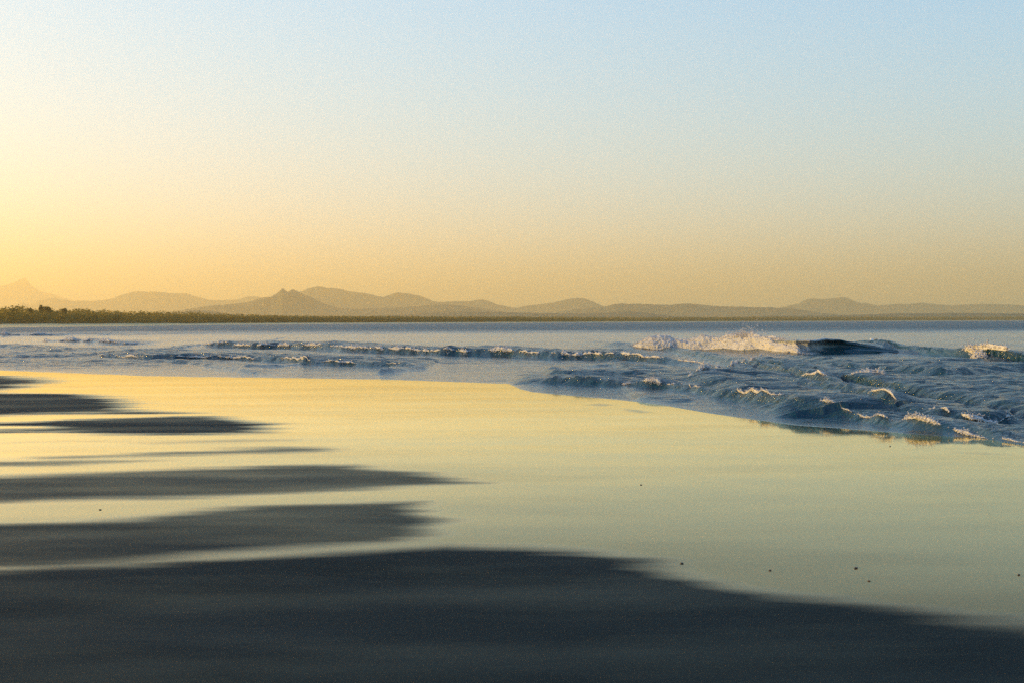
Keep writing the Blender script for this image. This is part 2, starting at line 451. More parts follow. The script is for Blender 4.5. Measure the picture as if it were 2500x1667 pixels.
DRY = [
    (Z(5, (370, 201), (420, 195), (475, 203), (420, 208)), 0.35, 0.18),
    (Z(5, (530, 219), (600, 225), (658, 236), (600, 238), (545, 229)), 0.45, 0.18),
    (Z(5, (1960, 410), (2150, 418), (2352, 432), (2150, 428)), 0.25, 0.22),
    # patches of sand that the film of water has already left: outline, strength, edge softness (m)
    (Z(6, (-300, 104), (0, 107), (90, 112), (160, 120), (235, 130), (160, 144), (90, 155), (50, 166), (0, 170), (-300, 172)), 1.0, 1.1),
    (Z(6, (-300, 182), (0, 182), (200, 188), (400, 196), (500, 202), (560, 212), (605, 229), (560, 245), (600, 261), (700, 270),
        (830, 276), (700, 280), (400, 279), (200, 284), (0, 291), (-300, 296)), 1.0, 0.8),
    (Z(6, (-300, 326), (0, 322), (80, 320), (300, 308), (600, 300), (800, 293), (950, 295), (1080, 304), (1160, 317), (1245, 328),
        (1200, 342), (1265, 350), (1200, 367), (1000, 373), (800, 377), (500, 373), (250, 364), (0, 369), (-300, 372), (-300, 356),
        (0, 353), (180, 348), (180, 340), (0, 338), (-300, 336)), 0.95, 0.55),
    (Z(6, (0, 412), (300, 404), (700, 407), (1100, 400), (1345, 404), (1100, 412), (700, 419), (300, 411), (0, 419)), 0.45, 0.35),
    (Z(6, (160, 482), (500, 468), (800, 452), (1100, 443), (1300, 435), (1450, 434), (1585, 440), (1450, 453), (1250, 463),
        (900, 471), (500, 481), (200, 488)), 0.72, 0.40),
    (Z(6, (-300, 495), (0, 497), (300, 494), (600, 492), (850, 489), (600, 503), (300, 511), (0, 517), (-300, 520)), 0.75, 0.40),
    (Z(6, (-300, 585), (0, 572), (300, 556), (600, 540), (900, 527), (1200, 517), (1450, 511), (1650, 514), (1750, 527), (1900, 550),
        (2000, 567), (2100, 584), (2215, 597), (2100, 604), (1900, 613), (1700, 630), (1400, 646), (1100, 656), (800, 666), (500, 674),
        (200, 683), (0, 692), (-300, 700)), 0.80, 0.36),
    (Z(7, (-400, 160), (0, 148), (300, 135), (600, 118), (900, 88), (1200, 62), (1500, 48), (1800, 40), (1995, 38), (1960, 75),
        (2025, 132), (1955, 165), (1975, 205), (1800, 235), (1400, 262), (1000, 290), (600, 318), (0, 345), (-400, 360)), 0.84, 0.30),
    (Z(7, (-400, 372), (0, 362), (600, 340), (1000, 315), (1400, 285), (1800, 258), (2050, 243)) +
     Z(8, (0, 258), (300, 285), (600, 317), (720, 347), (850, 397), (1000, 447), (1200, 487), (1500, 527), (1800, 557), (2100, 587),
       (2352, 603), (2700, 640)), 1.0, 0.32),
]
radii = np.concatenate([np.geomspace(0.4, 5.5, 24), np.geomspace(5.6, 56, 520)[0:], np.geomspace(60, 90000, 40)])
X, Y, nc = polar(460, radii)
zs = sand_z(X, Y)
flat = lambda a: a.reshape(-1)
near = (np.hypot(X, Y) < 60)
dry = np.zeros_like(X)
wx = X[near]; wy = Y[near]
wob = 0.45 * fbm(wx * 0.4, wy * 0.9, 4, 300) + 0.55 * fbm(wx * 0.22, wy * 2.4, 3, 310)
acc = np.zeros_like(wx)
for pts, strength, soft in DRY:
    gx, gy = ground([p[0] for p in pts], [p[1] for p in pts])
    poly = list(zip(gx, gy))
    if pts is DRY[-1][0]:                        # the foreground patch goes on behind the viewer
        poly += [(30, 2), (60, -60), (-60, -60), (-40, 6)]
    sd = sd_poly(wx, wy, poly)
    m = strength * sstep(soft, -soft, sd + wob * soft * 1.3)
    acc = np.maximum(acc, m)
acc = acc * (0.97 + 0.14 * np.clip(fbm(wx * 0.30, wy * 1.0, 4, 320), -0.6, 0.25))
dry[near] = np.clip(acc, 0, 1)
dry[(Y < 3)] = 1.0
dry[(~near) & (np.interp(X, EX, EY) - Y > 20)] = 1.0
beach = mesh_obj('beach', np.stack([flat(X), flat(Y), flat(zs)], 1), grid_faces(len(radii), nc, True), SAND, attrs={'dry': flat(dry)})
tag(beach, 'wet sand beach with mirror-like film of water and dull dark patches', kind='structure')

# ------------------------------------------------------------------ sea
radii = np.concatenate([np.geomspace(1.0, 13, 40), np.geomspace(13.1, 240, 760), np.geomspace(245, 90000, 110)])
X, Y, nc = polar(820, radii)
sx, sy = flat(X), flat(Y)
h, chop, foam, de = sea_field(sx, sy)
sea = mesh_obj('sea', np.stack([sx, sy, h], 1), grid_faces(len(radii), nc, True), SEA, attrs={'foam': foam, 'chop': chop, 'far': sstep(130, 330, np.hypot(sx, sy) * (1 + 0.35 * fbm(sx * 0.012, sy * 0.02, 4, 91)))})
tag(sea, 'blue sea with low waves running onto the beach', kind='structure')
del X, Y, sx, sy

# ------------------------------------------------------------------ far shore, hills and mountains
COASTX = np.array([-900, -300, 0, 300, 620, 1250, 1880, 2500, 3100, 4200, 7000])
COASTD = np.array([430, 490, 560, 740, 1240, 2100, 3550, 5100, 6450, 9000, 13000])
BEACHW = np.array([200, 200, 200, 200, 180, 120, 90, 60, 60, 60, 60])     # width of the far beach
def beach_w(px):
    return np.interp(px, COASTX, BEACHW)
def coast(px):
    return np.interp(px, COASTX, COASTD)
def coast_pt(px, extra=0.0):
    D = coast(px) + extra
    d = ray(px, 785.0)
    return d[0] / d[1] * D, D

pxs = np.linspace(-900, 7000, 320)
offs = np.array([-12, 0, 12, 24, 40, 70, 120, 400, 1500, 5000, 15000, 40000])
hts = np.array([-0.3, 0.02, 0.06, 0.25, 1.2, 3.5, 4, 5, 6, 8, 10, 12])
vv = []
for o2, h2 in zip(offs, hts):
    x2, y2 = coast_pt(pxs, o2 * beach_w(pxs) / 40 if o2 <= 40 else beach_w(pxs) + o2 - 40)
    vv.append(np.stack([x2, y2, h2 * (1 + 0.3 * fbm(pxs * 0.02, pxs * 0 + h2, 3, 700)) + (0.15 if h2 > 0 else 0)], 1))
vv = np.array(vv)
dune = mesh_obj('far_beach', vv[:5].reshape(-1, 3), grid_faces(5, len(pxs)), DUNE)
tag(dune, 'pale strip of beach across the bay', kind='structure')
land = mesh_obj('coastal_plain', vv[4:].reshape(-1, 3), grid_faces(len(vv) - 4, len(pxs)), LAND)
tag(land, 'flat green coastal land behind the far beach', kind='structure')

def ridge(name, label, pts, dist, seed, rough=1.0, ncols=420):
    """a range with a front and a back slope whose crest has the outline given"""
    px = np.array([p[0] for p in pts], float); py = np.array([p[1] for p in pts], float)
    cx = np.linspace(px[0], px[-1], ncols)
    cy = np.interp(cx, px, py)
    k = np.array([1, 2, 3, 2, 1]) / 9.0
    cy = np.convolve(np.pad(cy, 2, 'edge'), k, 'valid')
    x0, z0 = high(cx, cy, dist)
    wdt = 0.09 * dist
    z0 = z0 + rough * 0.00042 * dist * fbm(x0 / dist * 190, x0 * 0, 4, seed, 0.6)
    z0 = np.maximum(z0, 3.0)
    ts = np.concatenate([np.linspace(-1, 0, 16), np.linspace(0.12, 1, 7)])
    rows = []
    for t in ts:
        f = (1 - abs(t)) ** 1.15
        spur = fbm(x0 / dist * 70 + t * 1.2, t * 5.0 + x0 * 0 + seed, 4, seed + 5)
        z = z0 * f * (1 + 0.55 * spur * abs(t) ** 0.5 * (1 - abs(t)))
        rows.append(np.stack([x0 * (1 + t * wdt / dist), np.full_like(x0, dist) + t * wdt + wdt * 0.12 * spur * abs(t), np.minimum(z, z0 * (1 + min(t, 0) * 0.12)) - 4 * (abs(t) > 0.98)], 1))
    o = mesh_obj(name, np.array(rows).reshape(-1, 3), grid_faces(len(ts), ncols), HILL)
    return tag(o, label, kind='structure')

ridge('mountain', 'pale pointed mountain peak fading into the yellow haze',
      Z(1, (-700, 420), (-350, 300), (-150, 240), (0, 215), (80, 202), (150, 168), (200, 152), (222, 141), (245, 160), (270, 198), (300, 225),
        (340, 252), (400, 275), (480, 287), (560, 320), (700, 355), (1000, 440)), 23000, 1, 0.5)
ridge('hill_range', 'hazy rounded hill range behind the scrubby shore',
      Z(1, (-700, 440), (-200, 430), (0, 428), (120, 392), (210, 370), (280, 390), (350, 350), (420, 330), (480, 325), (560, 340), (640, 350),
        (720, 347), (800, 350), (900, 345), (1000, 330), (1080, 300), (1160, 275), (1230, 262), (1300, 268), (1400, 265), (1480, 275),
        (1560, 283), (1640, 280), (1700, 288), (1760, 310), (1850, 335), (1950, 345), (2050, 340), (2150, 335), (2200, 315), (2270, 305), (2352, 318)) +
      Z(2, (130, 312), (500, 360), (900, 430)), 15500, 2)
ridge('mountain_range', 'long hazy mountain range with several humps behind the twin peaks',
      Z(2, (-100, 430), (200, 380), (330, 315), (410, 270), (480, 240), (570, 217), (640, 231), (720, 235), (790, 245), (850, 265), (950, 272), (1050, 290),
        (1120, 310), (1160, 315), (1200, 300), (1260, 280), (1300, 273), (1380, 282), (1450, 295), (1530, 315), (1590, 345), (1660, 360), (1760, 355),
        (1850, 352), (1950, 350), (2010, 340), (2070, 337), (2120, 355), (2170, 380), (2250, 393)) +
      Z(3, (0, 404), (80, 412), (180, 390), (300, 380), (400, 365), (470, 350), (540, 335), (620, 322), (690, 330), (760, 355), (830, 385), (900, 420), (1100, 480)), 12000, 3)
ridge('twin_peak_hill', 'darker hill with two small pointed peaks',
      Z(1, (1500, 450), (1900, 390), (2150, 372), (2250, 355)) +
      Z(2, (60, 322), (150, 314), (200, 285), (258, 236), (300, 268), (320, 262), (352, 247), (385, 258), (420, 280), (500, 310), (560, 340), (640, 378),
        (760, 412), (900, 425), (1100, 415), (1300, 408), (1500, 396), (1700, 378), (1900, 395), (2200, 440), (2352, 470)), 8200, 4, 1.0, 900)
ridge('headland_range', 'grey-brown range of low hills beyond the bay',
      Z(3, (300, 480), (600, 425), (800, 408), (900, 392), (960, 378), (1020, 370), (1100, 378), (1200, 375), (1300, 382), (1450, 385), (1600, 372),
        (1700, 378), (1850, 395), (2000, 400), (2352, 408)) + Z(4, (250, 416), (400, 432), (520, 455), (800, 480)), 8600, 5)
ridge('blue_hill_range', 'far faint range of hills over the open bay',
      Z(4, (0, 440), (100, 425), (250, 392), (330, 370), (390, 340), (450, 325), (530, 335), (600, 330), (680, 318), (760, 320), (820, 345), (870, 365),
        (960, 372), (1040, 392), (1120, 385), (1200, 375), (1320, 378), (1450, 365), (1560, 380), (1700, 390), (1850, 380), (2000, 378), (2200, 382),
        (2352, 392), (2800, 380), (3300, 410), (4000, 470)), 12800, 6)
ridge('coastal_hill', 'low dark wooded hills just behind the far shore',
      Z(1, (1300, 480), (1500, 465), (1600, 450), (1700, 437), (1800, 430), (1900, 440), (2000, 460), (2150, 478), (2352, 488)) +
      Z(2, (200, 486), (500, 492), (1000, 485), (1400, 468), (1700, 450), (2000, 445), (2300, 452)) +
      Z(3, (300, 458), (700, 462), (900, 455), (1050, 445), (1250, 455), (1400, 475), (1500, 488), (1700, 494), (2000, 494), (2300, 485)) +
      Z(4, (200, 480), (700, 478), (1200, 462), (1800, 458), (2352, 462), (3200, 455), (4200, 470)), 5600, 7, 0.8)

# ------------------------------------------------------------------ scrub forest along the far shore
def leaf_blob(rng, n, rx, ry, rz, size):
    """n leaf-clump triangles through an uneven crown volume, plus a rough core"""
    u = rng.normal(size=(n, 3)); u /= np.linalg.norm(u, axis=1)[:, None]
    r = rng.uniform(0.55, 1.08, n) ** 0.6
    c = u * r[:, None] * np.array([rx, ry, rz])
    c += 0.18 * np.array([rx, ry, rz]) * np.sin(c[:, [1, 2, 0]] * 2.3 + rng.uniform(0, 6, 3))
    a = rng.normal(size=(n, 3)); a /= np.linalg.norm(a, axis=1)[:, None]
    b = np.cross(a, rng.normal(size=(n, 3))); b /= np.linalg.norm(b, axis=1)[:, None]
    s = size * rng.uniform(0.6, 1.4, n)[:, None]
    v = np.stack([c + a * s, c - a * s * 0.6 + b * s * 0.8, c - a * s * 0.6 - b * s * 0.8], 1).reshape(-1, 3)
    return v, np.arange(3 * n).reshape(n, 3)

def join(parts):
    V, Fc, k = [], [], 0
    for v, f in parts:
        V.append(v); Fc.append(f + k); k += len(v)
    return np.concatenate(V), np.concatenate(Fc)

FTOP = [Z(1, (-1500, 470), (-300, 452), (0, 440), (120, 432), (200, 434), (330, 444), (420, 452), (480, 455), (560, 456), (700, 450), (800, 448), (1000, 462), (1150, 468), (1300, 468),
          (1500, 472), (1700, 470), (2000, 482)), Z(2, (0, 490), (400, 497), (800, 499), (1500, 500), (2000, 500)), Z(3, (0, 500), (800, 502), (1500, 503)), Z(4, (0, 498), (1200, 497), (2352, 496), (4000, 500))]
ftx = np.array([p[0] for g in FTOP for p in g]); fty = np.array([p[1] for g in FTOP for p in g])
parts = []
rng = np.random.default_rng(5)
for row in range(4):
    px = -420.0
    while px < 2900:
        D = float(coast(px)) + float(beach_w(px)) + 4 + row * 26 + rng.uniform(-8, 8)
        _, top = high(px, float(np.interp(px, ftx, fty)), D)
        top = max(2.5, top) * rng.uniform(0.86, 1.03) * (1.0 if row > 1 else 0.72 + 0.12 * row)
        d = ray(px, 785.0)
        x = d[0] / d[1] * D
        r = top * rng.uniform(0.45, 0.75)
        nleaf = int(np.clip(420 - D * 0.14, 40, 340))
        v, f = leaf_blob(rng, nleaf, r, r, top * 0.56, max(0.40, r * 0.11, D * 0.00042))
        parts.append((v + np.array([x, D, 3.0 + (top - 3.0) * 0.5]), f))
        px += FPX * r * rng.uniform(0.7, 1.1) / D
V, Fc = join(parts)
forest = mesh_obj('forest', V, Fc, FOREST, smooth=False)
tag(forest, 'dark belt of coastal scrub along the far shore', kind='stuff')

def limb(p0, p1, r0, r1, n=7):
    p0, p1 = np.array(p0, float), np.array(p1, float)
    ax = p1 - p0; ax /= np.linalg.norm(ax)
    a = np.cross(ax, [0.3, 0.9, 0.2]); a /= np.linalg.norm(a); b = np.cross(ax, a)
    th = np.linspace(0, 2 * math.pi, n, endpoint=False)
    ring = lambda p, r: p + r * (np.cos(th)[:, None] * a + np.sin(th)[:, None] * b)
    v = np.concatenate([ring(p0, r0), ring(p1, r1)])
    f = np.array([[i, (i + 1) % n, n + (i + 1) % n, n + i] for i in range(n)])
    return v, f

def tree(px, pytop, extra, width, label, seed, tall=False):
    rg = np.random.default_rng(seed)
    D = float(coast(px)) + float(beach_w(px)) + extra - 40
    x, top = high(px, pytop, D)
    root = empty('shore_tree', (x, D, 2.6))
    H = top - 2.6
    lean = rg.uniform(-0.06, 0.06) * H
    tp = [limb((0, 0, -0.5), (lean * 0.5, 0, H * 0.55), 0.35, 0.22), limb((lean * 0.5, 0, H * 0.55), (lean, 0, H * 0.9), 0.22, 0.08)]
    cr = []
    nb = 9 if tall else 11
    for k in range(nb):
        a = rg.uniform(0, 6.28); hz = H * rg.uniform(0.5, 0.95); rr = width * rg.uniform(0.2, 0.55) * (1.15 - 0.6 * hz / H)
        e = np.array([lean + rr * math.cos(a), rr * math.sin(a), hz])
        tp.append(limb((lean * 0.6, 0, hz - 0.12 * H), e, 0.12, 0.04, 5))
        v, f = leaf_blob(rg, 110, width * 0.24, width * 0.24, H * 0.10 + 0.4, 0.42)
        cr.append((v + e, f))
    V, Fc = join(cr)
    mesh_obj('crown', V, Fc, FOREST, root, smooth=False)
    V, Fc = join(tp)
    mesh_obj('trunk', V, Fc, BARK, root)
    tag(root, label, 'tree', 'trees standing above the shore scrub')
tree(97.5, 747.5, 90, 2.4, 'tall narrow tree at the edge of the tree clump above the scrub', 31, True)
tree(112, 752, 96, 7.5, 'broad rounded tree beside the tall narrow tree', 32)
tree(124, 758, 100, 5.0, 'lower rounded tree at the sloping end of the tree clump', 36)
tree(158, 756, 95, 3.8, 'small pointed tree standing alone above the scrub', 33)
tree(76, 756, 80, 2.0, 'short thin tree poking out next to the tree clump', 34)
tree(36, 755.5, 80, 3.4, 'low bushy tree on the scrub top below the pointed mountain', 35)

# ------------------------------------------------------------------ haze
def box(name, x0, x1, y0, y1, z0, z1, mat):
    v = [(x, y, z) for x in (x0, x1) for y in (y0, y1) for z in (z0, z1)]
    f = [(0, 1, 3, 2), (4, 6, 7, 5), (0, 4, 5, 1), (2, 3, 7, 6), (0, 2, 6, 4), (1, 5, 7, 3)]
    return mesh_obj(name, v, f, mat, smooth=False)
hm = bpy.data.materials.new('haze'); hm.use_nodes = True
ht = hm.node_tree; ht.nodes.remove(ht.nodes['Principled BSDF'])
pv = ht.nodes.new('ShaderNodeVolumePrincipled')
pv.inputs['Color'].default_value = (1.0, 0.83, 0.48, 1)
pv.inputs['Density'].default_value = 1.0e-4
pv.inputs['Anisotropy'].default_value = 0.50
ht.links.new(pv.outputs[0], ht.nodes['Material Output'].inputs['Volume'])
haze = box('haze', -95000, 95000, -95000, 95000, -6.0, 1150, hm)
tag(haze, 'golden evening haze over the bay', kind='stuff')

# ------------------------------------------------------------------ breaking wave
def ico(sub):
    bm = bmesh.new(); bmesh.ops.create_icosphere(bm, subdivisions=sub, radius=1)
    v = np.array([x.co[:] for x in bm.verts]); f = np.array([[w.index for w in p.verts] for p in bm.faces]); bm.free()
    return v, f
ICO1, ICO2 = ico(1), ico(2)

def blobs(rng, centers, sizes, base=ICO1, squash=(1, 1, 0.8), jit=0.28):
    bv, bf = base
    n, m = len(centers), len(bv)
    v = bv[None] * (1 + rng.uniform(-jit, jit, (n, m, 1)))
    a = rng.uniform(0, 6.28, n); ca, sa = np.cos(a)[:, None], np.sin(a)[:, None]
    v = np.stack([v[..., 0] * ca - v[..., 1] * sa, v[..., 0] * sa + v[..., 1] * ca, v[..., 2]], -1)
    v = v * np.asarray(sizes)[:, None, None] * np.array(squash) * rng.uniform(0.75, 1.3, (n, 1, 3)) + np.asarray(centers)[:, None, :]
    f = bf[None] + (np.arange(n) * m)[:, None, None]
    return v.reshape(-1, 3), f.reshape(-1, 3)

def mat_wave():
    t = NT('wave_water')
    n1 = t.noise(5, 4, 0.6, (1, 1, 1.5)); foam = t.attr('foam'); n2 = t.noise(7, 4, 0.65, (1, 1, 0.5))
    f = t.math('MULTIPLY', foam, t.math('MULTIPLY_ADD', n2, 2.4, -0.55, clamp=True), clamp=True)
    t.set('Base Color', t.mixc(f, (0.005, 0.045, 0.062), (0.7, 0.7, 0.72)))
    t.set('Roughness', t.mixf(f, 0.09, 0.7)); t.set('IOR', 1.333)
    b = t.n('ShaderNodeBump'); b.inputs['Strength'].default_value = 0.25; b.inputs['Distance'].default_value = 0.05
    t.l(n1, b.inputs['Height']); t.l(b.outputs[0], t.b.inputs['Normal'])
    return t.m
WAVE = mat_wave()

# foot line of the breaker on the water
bx_, by_ = line(Z(3, (300, 760), (800, 778), (1180, 792), (1500, 796), (1800, 802), (2200, 815)), Z(4, (0, 818), (300, 830), (430, 832), (700, 826), (1000, 822), (1300, 818)))
wave_root = empty('breaking_wave', (float(np.interp(12, bx_, by_)) * 0 + 12.0, float(np.interp(12, bx_, by_)), 0))
tag(wave_root, 'curling wave with white tumbling crest and dark hollow face', 'wave')
WX0, WX1 = 12.4, 20.4
wxs = np.linspace(WX0, WX1, 160)
def wave_h(x):
    return np.interp(x, [12.4, 13.0, 13.6, 14.6, 15.3, 16.1, 17.0, 18.0, 19.0, 20.4], [0.35, 0.62, 0.70, 0.71, 0.79, 0.74, 0.58, 0.40, 0.24, 0.04])
def wave_curl(x):
    return np.interp(x, [6, 7.5, 13, 14.2, 15.0, 15.9, 17.0, 18.5], [0, 0.2, 0.5, 0.8, 1.0, 0.85, 0.35, 0])
rows = []
prof_n = 34
for i, x in enumerate(wxs):
    H = float(wave_h(x)); c = float(wave_curl(x))
    g = 1 + 3.5 * (1 - sstep(0.35, 0.95, c))
    k = np.array([(-1.8 * g, -0.12), (-0.9 * g, -0.03), (-0.25 * g - 0.1 * c, 0.06), (0.42 + (0.16 * c - 0.32) * g, 0.30), (0.42 + (0.18 * c - 0.20) * g, 0.58), (0.42 + (0.05 * c - 0.17) * g, 0.80),
                  (0.22 - 0.38 * c, 0.90 - 0.05 * c), (0.24 - 0.42 * c, 0.96), (0.42, 1.0), (0.9, 0.93), (2.2, 0.62), (4.5, 0.22), (7.5, -0.15)])
    s = np.linspace(0, len(k) - 1, prof_n)
    # Catmull-Rom through the profile points
    i0 = np.clip(np.floor(s).astype(int), 0, len(k) - 2); t = (s - i0)[:, None]
    P = lambda j: k[np.clip(j, 0, len(k) - 1)]
    p0, p1, p2, p3 = P(i0 - 1), P(i0), P(i0 + 1), P(i0 + 2)
    q = 0.5 * ((2 * p1) + (-p0 + p2) * t + (2 * p0 - 5 * p1 + 4 * p2 - p3) * t * t + (-p0 + 3 * p1 - 3 * p2 + p3) * t ** 3)
    wy_ = float(np.interp(x, bx_, by_)) + 0.18 * float(noise2(np.array([x * 0.7]), np.array([0.3]), 8)[0])
    yy = wy_ + q[:, 0] * max(H, 0.25)
    zz = q[:, 1] * H * (1 + 0.10 * noise2(np.full(prof_n, x * 1.1), q[:, 0] * 0.6, 19)) + 0.015
    zz = np.where(q[:, 1] < 0, zz - 0.05, zz) - 0.10 * float(sstep(18.6, 20.4, np.array([x]))[0])
    rows.append(np.stack([np.full(prof_n, x) - 12.0, yy - wave_root.location.y, zz], 1))
V = np.array(rows)
fo = np.zeros((len(wxs), prof_n))
fo[:, 17:23] = (0.40 * sstep(13.0, 13.6, wxs) * (1 - sstep(15.4, 16.2, wxs)))[:, None]
rw = np.arange(3, 17)
xend = 13.9 + 0.09 * rw[None, :] + 0.9 * fbm(rw[None, :] * 0.45 + 0 * wxs[:, None], wxs[:, None] * 1.3, 3, 150)
fo[:, 3:17] = 0.85 * sstep(0.9, -0.9, wxs[:, None] - xend)
fo[:, 20:] += (0.5 * sstep(6.5, 8, wxs) * (1 - sstep(13.5, 15, wxs)))[:, None]
mesh_obj('wave_face', V.reshape(-1, 3), grid_faces(len(wxs), prof_n), WAVE, wave_root, attrs={'foam': fo.reshape(-1)})

# tumbling white water: a billowing roll, then clots and droplets thrown off it
rg = np.random.default_rng(23)
ux = np.linspace(6.6, 14.1, 310); th = np.linspace(-0.35, math.pi + 0.5, 64)
UX, TH = np.meshgrid(ux, th, indexing='ij')
def env(x):
    return np.interp(x, [6.6, 7.0, 7.5, 8.3, 9.0, 9.6, 10.3, 11.0, 11.6, 12.1, 12.8, 13.3, 13.7, 14.1], [0.04, 0.34, 0.62, 0.74, 0.60, 0.54, 0.72, 0.62, 0.84, 0.88, 0.72, 0.74, 0.52, 0.10])
E0 = env(UX)
bil = 1.35 * (1 - 2.4 * np.abs(noise2(UX * 0.95 - TH * 0.75, TH * 0.8 + UX * 0.2, 61))) + 0.55 * (1 - 2 * np.abs(noise2(UX * 3.4 - TH * 1.7, TH * 2.6, 62))) + 0.28 * fbm(UX * 8, TH * 6, 3, 63)
rr = 1 + 0.26 * (bil - 0.8) + 0.10 * (1 - 2 * np.abs(noise2(UX * 7 - TH * 3, TH * 5, 67)))
yc = np.interp(UX, bx_, by_)
VY = yc - 0.25 - np.cos(TH) * 0.75 * E0 * rr + 0.15
VZ = -0.04 + np.clip(np.sin(TH), -0.3, 1) * E0 * rr * 1.0
VX = UX + 0.22 * np.clip(np.sin(TH), 0, 1) * E0 + 0.05 * noise2(UX * 4, TH * 4, 64)
V = np.stack([VX - 12.0, VY - wave_root.location.y, VZ], -1)
mesh_obj('whitewater', V.reshape(-1, 3), grid_faces(*UX.shape), FOAM, wave_root)
n = 9000
ii = rg.integers(0, UX.shape[0], n); jj = rg.integers(6, UX.shape[1] - 14, n)
cc = V[ii, jj] + rg.normal(0, 0.03, (n, 3))
bv, bf = blobs(rg, cc, rg.uniform(0.006, 0.022, n), ICO1)
clots = mesh_obj('foam_clots', bv, bf, FOAM, wave_root, smooth=True)
# spray: plumes torn off the crest and blown back
pc, ps = [], []
for px0, hgt, cnt, spread in ((7.35, 0.22, 500, 0.35), (8.1, 0.20, 500, 0.35), (10.2, 0.28, 650, 0.35), (11.4, 0.30, 700, 0.35), (12.0, 0.44, 1100, 0.35), (12.9, 0.20, 500, 0.35), (13.4, 0.12, 300, 0.2)):
    x = px0 + rg.normal(0, spread, cnt)
    t = rg.exponential(0.35, cnt)
    z = env(np.clip(x, 6.7, 13.6)) * 0.92 + t * hgt + rg.normal(0, 0.03, cnt)
    x = x + t * 0.30 + rg.normal(0, 0.04, cnt)
    y = np.interp(x, bx_, by_) + 0.25 + rg.normal(0, 0.25, cnt)
    pc.append(np.stack([x - 12.0, y - wave_root.location.y, z], 1)); ps.append(rg.uniform(0.006, 0.026, cnt))
# and along the foot of the roll
x = rg.uniform(6.6, 14.2, 1500)
pc.append(np.stack([x - 12.0, np.interp(x, bx_, by_) - wave_root.location.y - np.abs(rg.normal(0.25, 0.25, 1500)), np.abs(rg.normal(0.02, 0.06, 1500))], 1)); ps.append(rg.uniform(0.012, 0.045, 1500))
# lip throwing over
x = rg.uniform(14.2, 15.9, 160)
pc.append(np.stack([x - 12.0, np.interp(x, bx_, by_) - wave_root.location.y + rg.normal(-0.05, 0.06, 160), wave_h(x) * 0.95 + rg.normal(0, 0.03, 160)], 1)); ps.append(rg.uniform(0.008, 0.03, 160))
bv, bf = blobs(rg, np.concatenate(pc), np.concatenate(ps), ICO1, (1, 1, 1))
sp = mesh_obj('spray', bv, bf, SPRAY, wave_root, smooth=True)

# ------------------------------------------------------------------ foam along the other fronts
def foam_line(name, label, ln, n, radius, clump, seed, x_from=None, x_to=None, lift=0.0, bias=0.0, freq=0.55, group='foam crests in the surf'):
    """a ragged roll of foam tumbling down a wave front, with flecks thrown off it"""
    r = np.random.default_rng(seed)
    k = [i for i, f in enumerate(FRONTS) if f[0] is ln][0]
    H, w, side = FRONTS[k][1], FRONTS[k][3], FRONTS[k][6]
    lx, ly = ln
    s = np.argsort(lx); lx, ly = lx[s], ly[s]
    a = lx[0] if x_from is None else x_from; b = lx[-1] if x_to is None else x_to
    def dens(x):
        d = np.clip(0.30 + bias + clump * fbm(x * freq, x * 0 + seed, 5, seed, 0.62), 0, 1)
        return d * sstep(a, a + 0.05 * (b - a), x) * (1 - sstep(b - 0.05 * (b - a), b, x))
    def foot(x):
        return np.interp(x, lx, ly) + wiggle(k, x, ly.mean())
    nx = int(np.clip((b - a) / (radius * 0.35), 60, 1500))
    xs = np.linspace(a, b, nx); th = np.linspace(-0.6, math.pi + 0.6, 13)
    UX, TH = np.meshgrid(xs, th, indexing='ij')
    D = dens(UX)
    R = radius * D ** 0.7 * (1 + 0.9 * noise2(UX / radius * 0.22, TH * 0.8, seed + 3) + 0.7 * noise2(UX / radius * 0.6, TH * 1.9, seed + 4) + 0.5 * noise2(UX / radius * 1.5, TH * 3.5, seed + 5))
    cy = foot(UX) - side * 0.62 * w
    hc = sea_field(cy.ravel() * 0 + UX.ravel(), (foot(UX) - side * 0.55 * w).ravel())[0].reshape(UX.shape)
    V = np.stack([UX + 0.3 * R * noise2(UX / radius, TH * 2, seed + 6), cy - np.cos(TH) * R * 1.3, hc + lift * D + np.sin(TH) * R - 0.35 * radius * (1 - D)], -1)
    bv, bf = V.reshape(-1, 3), grid_faces(*UX.shape)
    bf = np.concatenate([bf[:, [0, 1, 2]], bf[:, [0, 2, 3]]])
    x = r.uniform(a, b, n * 6)
    dn = dens(x); keep = r.uniform(0, 1, len(x)) < dn ** 1.5
    x, dn = x[keep][:n], dn[keep][:n]
    y = foot(x) - side * 0.62 * w + r.normal(0, radius * 1.6, len(x))
    z = sea_field(x, y)[0] + np.abs(r.normal(0, radius * 0.9, len(x))) * dn + lift * dn * r.uniform(0, 1, len(x))
    fv, ff = blobs(r, np.stack([x, y, z], 1), radius * r.uniform(0.10, 0.30, len(x)), ICO1, (1.3, 1.1, 0.8))
    o = mesh_obj(name, np.concatenate([bv, fv]), np.concatenate([bf, ff + len(bv)]), FOAM)
    tag(o, label, 'foam', group)
    o['kind'] = 'stuff'
    return o
foam_line('foam_crest', 'long ragged foam crest on the bore below the breaking wave', A_LINE, 2600, 0.085, 2.0, 3, bias=0.05, freq=0.9)
foam_line('foam_crest', 'thin dotted foam line on the low wave next to the sand', B_LINE, 500, 0.05, 1.6, 4, bias=-0.12)
foam_line('foam_crest', 'lumpy foam edge of the dark water sliding over the wet sand', D_LINE, 2600, 0.038, 2.4, 5, x_from=2.6, bias=0.0, freq=2.2)
foam_line('foam_crest', 'slanting foam ridge joining the long bore to the shore foam', E_LINE, 900, 0.075, 1.6, 6, bias=0.15, freq=1.2)
foam_line('foam_crest', 'small broken foam crest alone in the dark choppy water', H_LINE, 300, 0.065, 2.2, 7, freq=1.3)
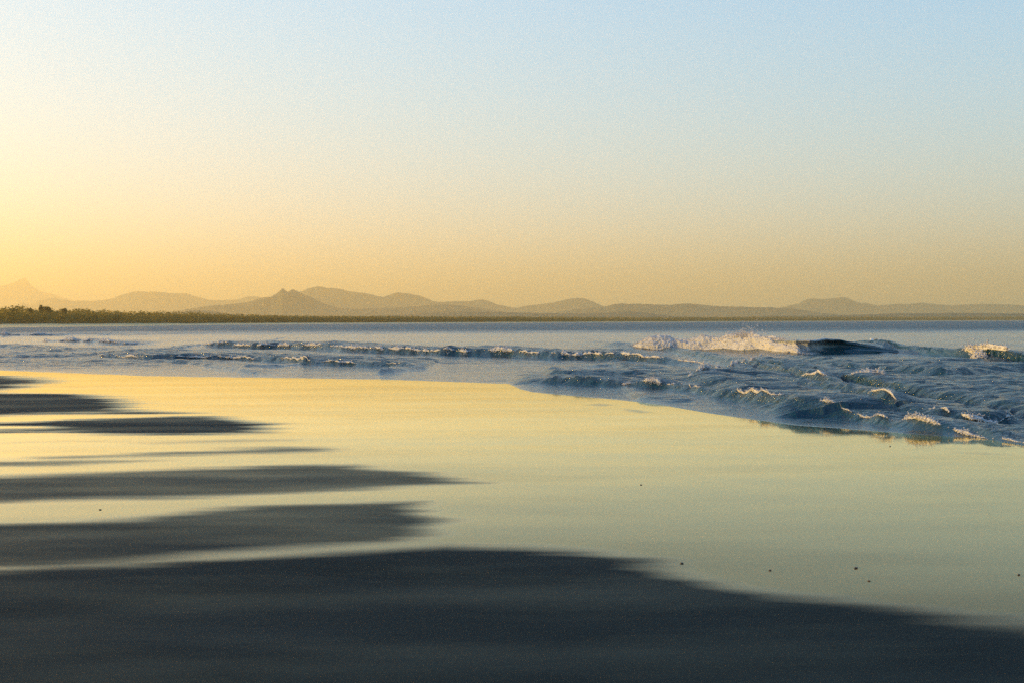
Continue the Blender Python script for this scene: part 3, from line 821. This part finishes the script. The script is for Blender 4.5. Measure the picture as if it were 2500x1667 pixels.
foam_line('foam_crest', 'bright foam burst on the short steep wave in the outer surf', I_LINE, 700, 0.15, 0.5, 8, x_from=float(ground(2385, 881)[0]), x_to=float(ground(2440, 881)[0]), lift=0.05, bias=0.4)
foam_line('foam_crest', 'scattered foam bits on the dark wave behind the shore foam', J_LINE, 300, 0.038, 2.4, 9, bias=-0.05, freq=2.0)
foam_line('foam_crest', 'sunlit foam row far out below the shore trees', K_LINE, 700, 0.24, 1.5, 10, bias=0.1)
foam_line('foam_crest', 'lumpy foam mound on the far wave off the scrub shore', K2_LINE, 700, 0.15, 1.5, 11, bias=0.05)

# ------------------------------------------------------------------ a gull over the water, pebbles on the sand
def gull():
    x, y = ground(2134, 845)
    root = empty('seabird', (float(x), float(y), 0.0))
    tag(root, 'small white seabird flying low over the water beyond the breaking wave', 'bird')
    GW = mat_plain('white_feathers', (0.78, 0.77, 0.74), (0.86, 0.86, 0.84), 20, 0.7, translucent=0.2)
    GG = mat_plain('grey_feathers', (0.28, 0.28, 0.29), (0.38, 0.38, 0.40), 20, 0.7)
    GB = mat_plain('bill', (0.5, 0.12, 0.05), (0.6, 0.2, 0.06), 20, 0.5)
    def lathe(st, n=10):
        V = []; th = np.linspace(0, 2 * math.pi, n, endpoint=False)
        for (px, pz, r) in st:
            V.append(np.stack([np.full(n, px), r * np.cos(th), pz + r * np.sin(th)], 1))
        return np.concatenate(V), grid_faces(len(st), n, True)
    v, f = lathe([(-0.20, 0.25, 0.002), (-0.16, 0.25, 0.03), (-0.08, 0.25, 0.055), (0.02, 0.25, 0.062), (0.10, 0.26, 0.05), (0.15, 0.275, 0.036), (0.19, 0.285, 0.035), (0.22, 0.283, 0.02), (0.235, 0.28, 0.002)])
    mesh_obj('body', v, f, GW, root)
    v, f = lathe([(0.232, 0.278, 0.009), (0.27, 0.274, 0.002)], 6); mesh_obj('bill', v, f, GB, root)
    v = np.array([(-0.15, -0.02, 0.25), (-0.15, 0.02, 0.25), (-0.27, 0.05, 0.255), (-0.27, -0.05, 0.255), (-0.15, -0.02, 0.262), (-0.15, 0.02, 0.262), (-0.27, 0.05, 0.261), (-0.27, -0.05, 0.261)])
    bxf = [(0, 1, 2, 3), (7, 6, 5, 4), (0, 4, 5, 1), (1, 5, 6, 2), (2, 6, 7, 3), (3, 7, 4, 0)]
    mesh_obj('tail', v, bxf, GW, root, smooth=False)
    for s in (-1, 1):
        st = [(0.04, 0.26, 0.07, 0.012), (0.18, 0.35, 0.075, 0.010), (0.30, 0.38, 0.05, 0.007), (0.44, 0.36, 0.008, 0.003)]
        V = []
        for i, (yy, zz, ch, tk) in enumerate(st):
            xo = -0.03 * max(0, i - 1)
            V += [(xo + ch + 0.03, s * yy, zz), (xo, s * yy, zz + tk), (xo - ch, s * yy, zz), (xo, s * yy, zz - tk)]
        mesh_obj('wing', V, grid_faces(4, 4, True), GW, root)
    root.rotation_euler = (0, 0, math.radians(200)); root.scale = (1.3, 1.3, 1.3)
gull()

PEB = [(Z(8, (780, 328))[0], 0.016, 'near the tip of the dark foreground patch'), (Z(8, (1185, 360))[0], 0.013, 'lying by itself on the open wet sand'),
       (Z(8, (1580, 350))[0], 0.018, 'the largest one on the shining sand'), (Z(8, (1640, 410))[0], 0.012, 'just below the largest one'),
       (Z(8, (2328, 382))[0], 0.015, 'far from the dark patches'), ((2173, 1089), 0.018, 'close to the swash edge'),
       ((1565, 1184), 0.014, 'beyond the pointed dark patch'), (Z(6, (460, 722))[0], 0.014, 'in the bright strip between two dark patches')]
for (p, r, where) in PEB:
    gx, gy = ground(*p)
    rgp = np.random.default_rng(int(p[0]))
    v = ICO2[0] * (1 + 0.35 * noise2(ICO2[0][:, 0] * 1.3 + p[0], ICO2[0][:, 1] * 1.3 + ICO2[0][:, 2], 5))[:, None] * np.array([1.35, 1.0, 0.5]) * r * 0.62
    o = mesh_obj('pebble', v, ICO2[1], STONE)
    o.location = (float(gx), float(gy), float(sand_z(np.array([gx]), np.array([gy]))[0]) + r * 0.25)
    o.rotation_euler = (0, 0, rgp.uniform(0, 6))
    tag(o, 'small dark pebble on wet sand, ' + where, 'pebble', 'pebbles on the wet sand')
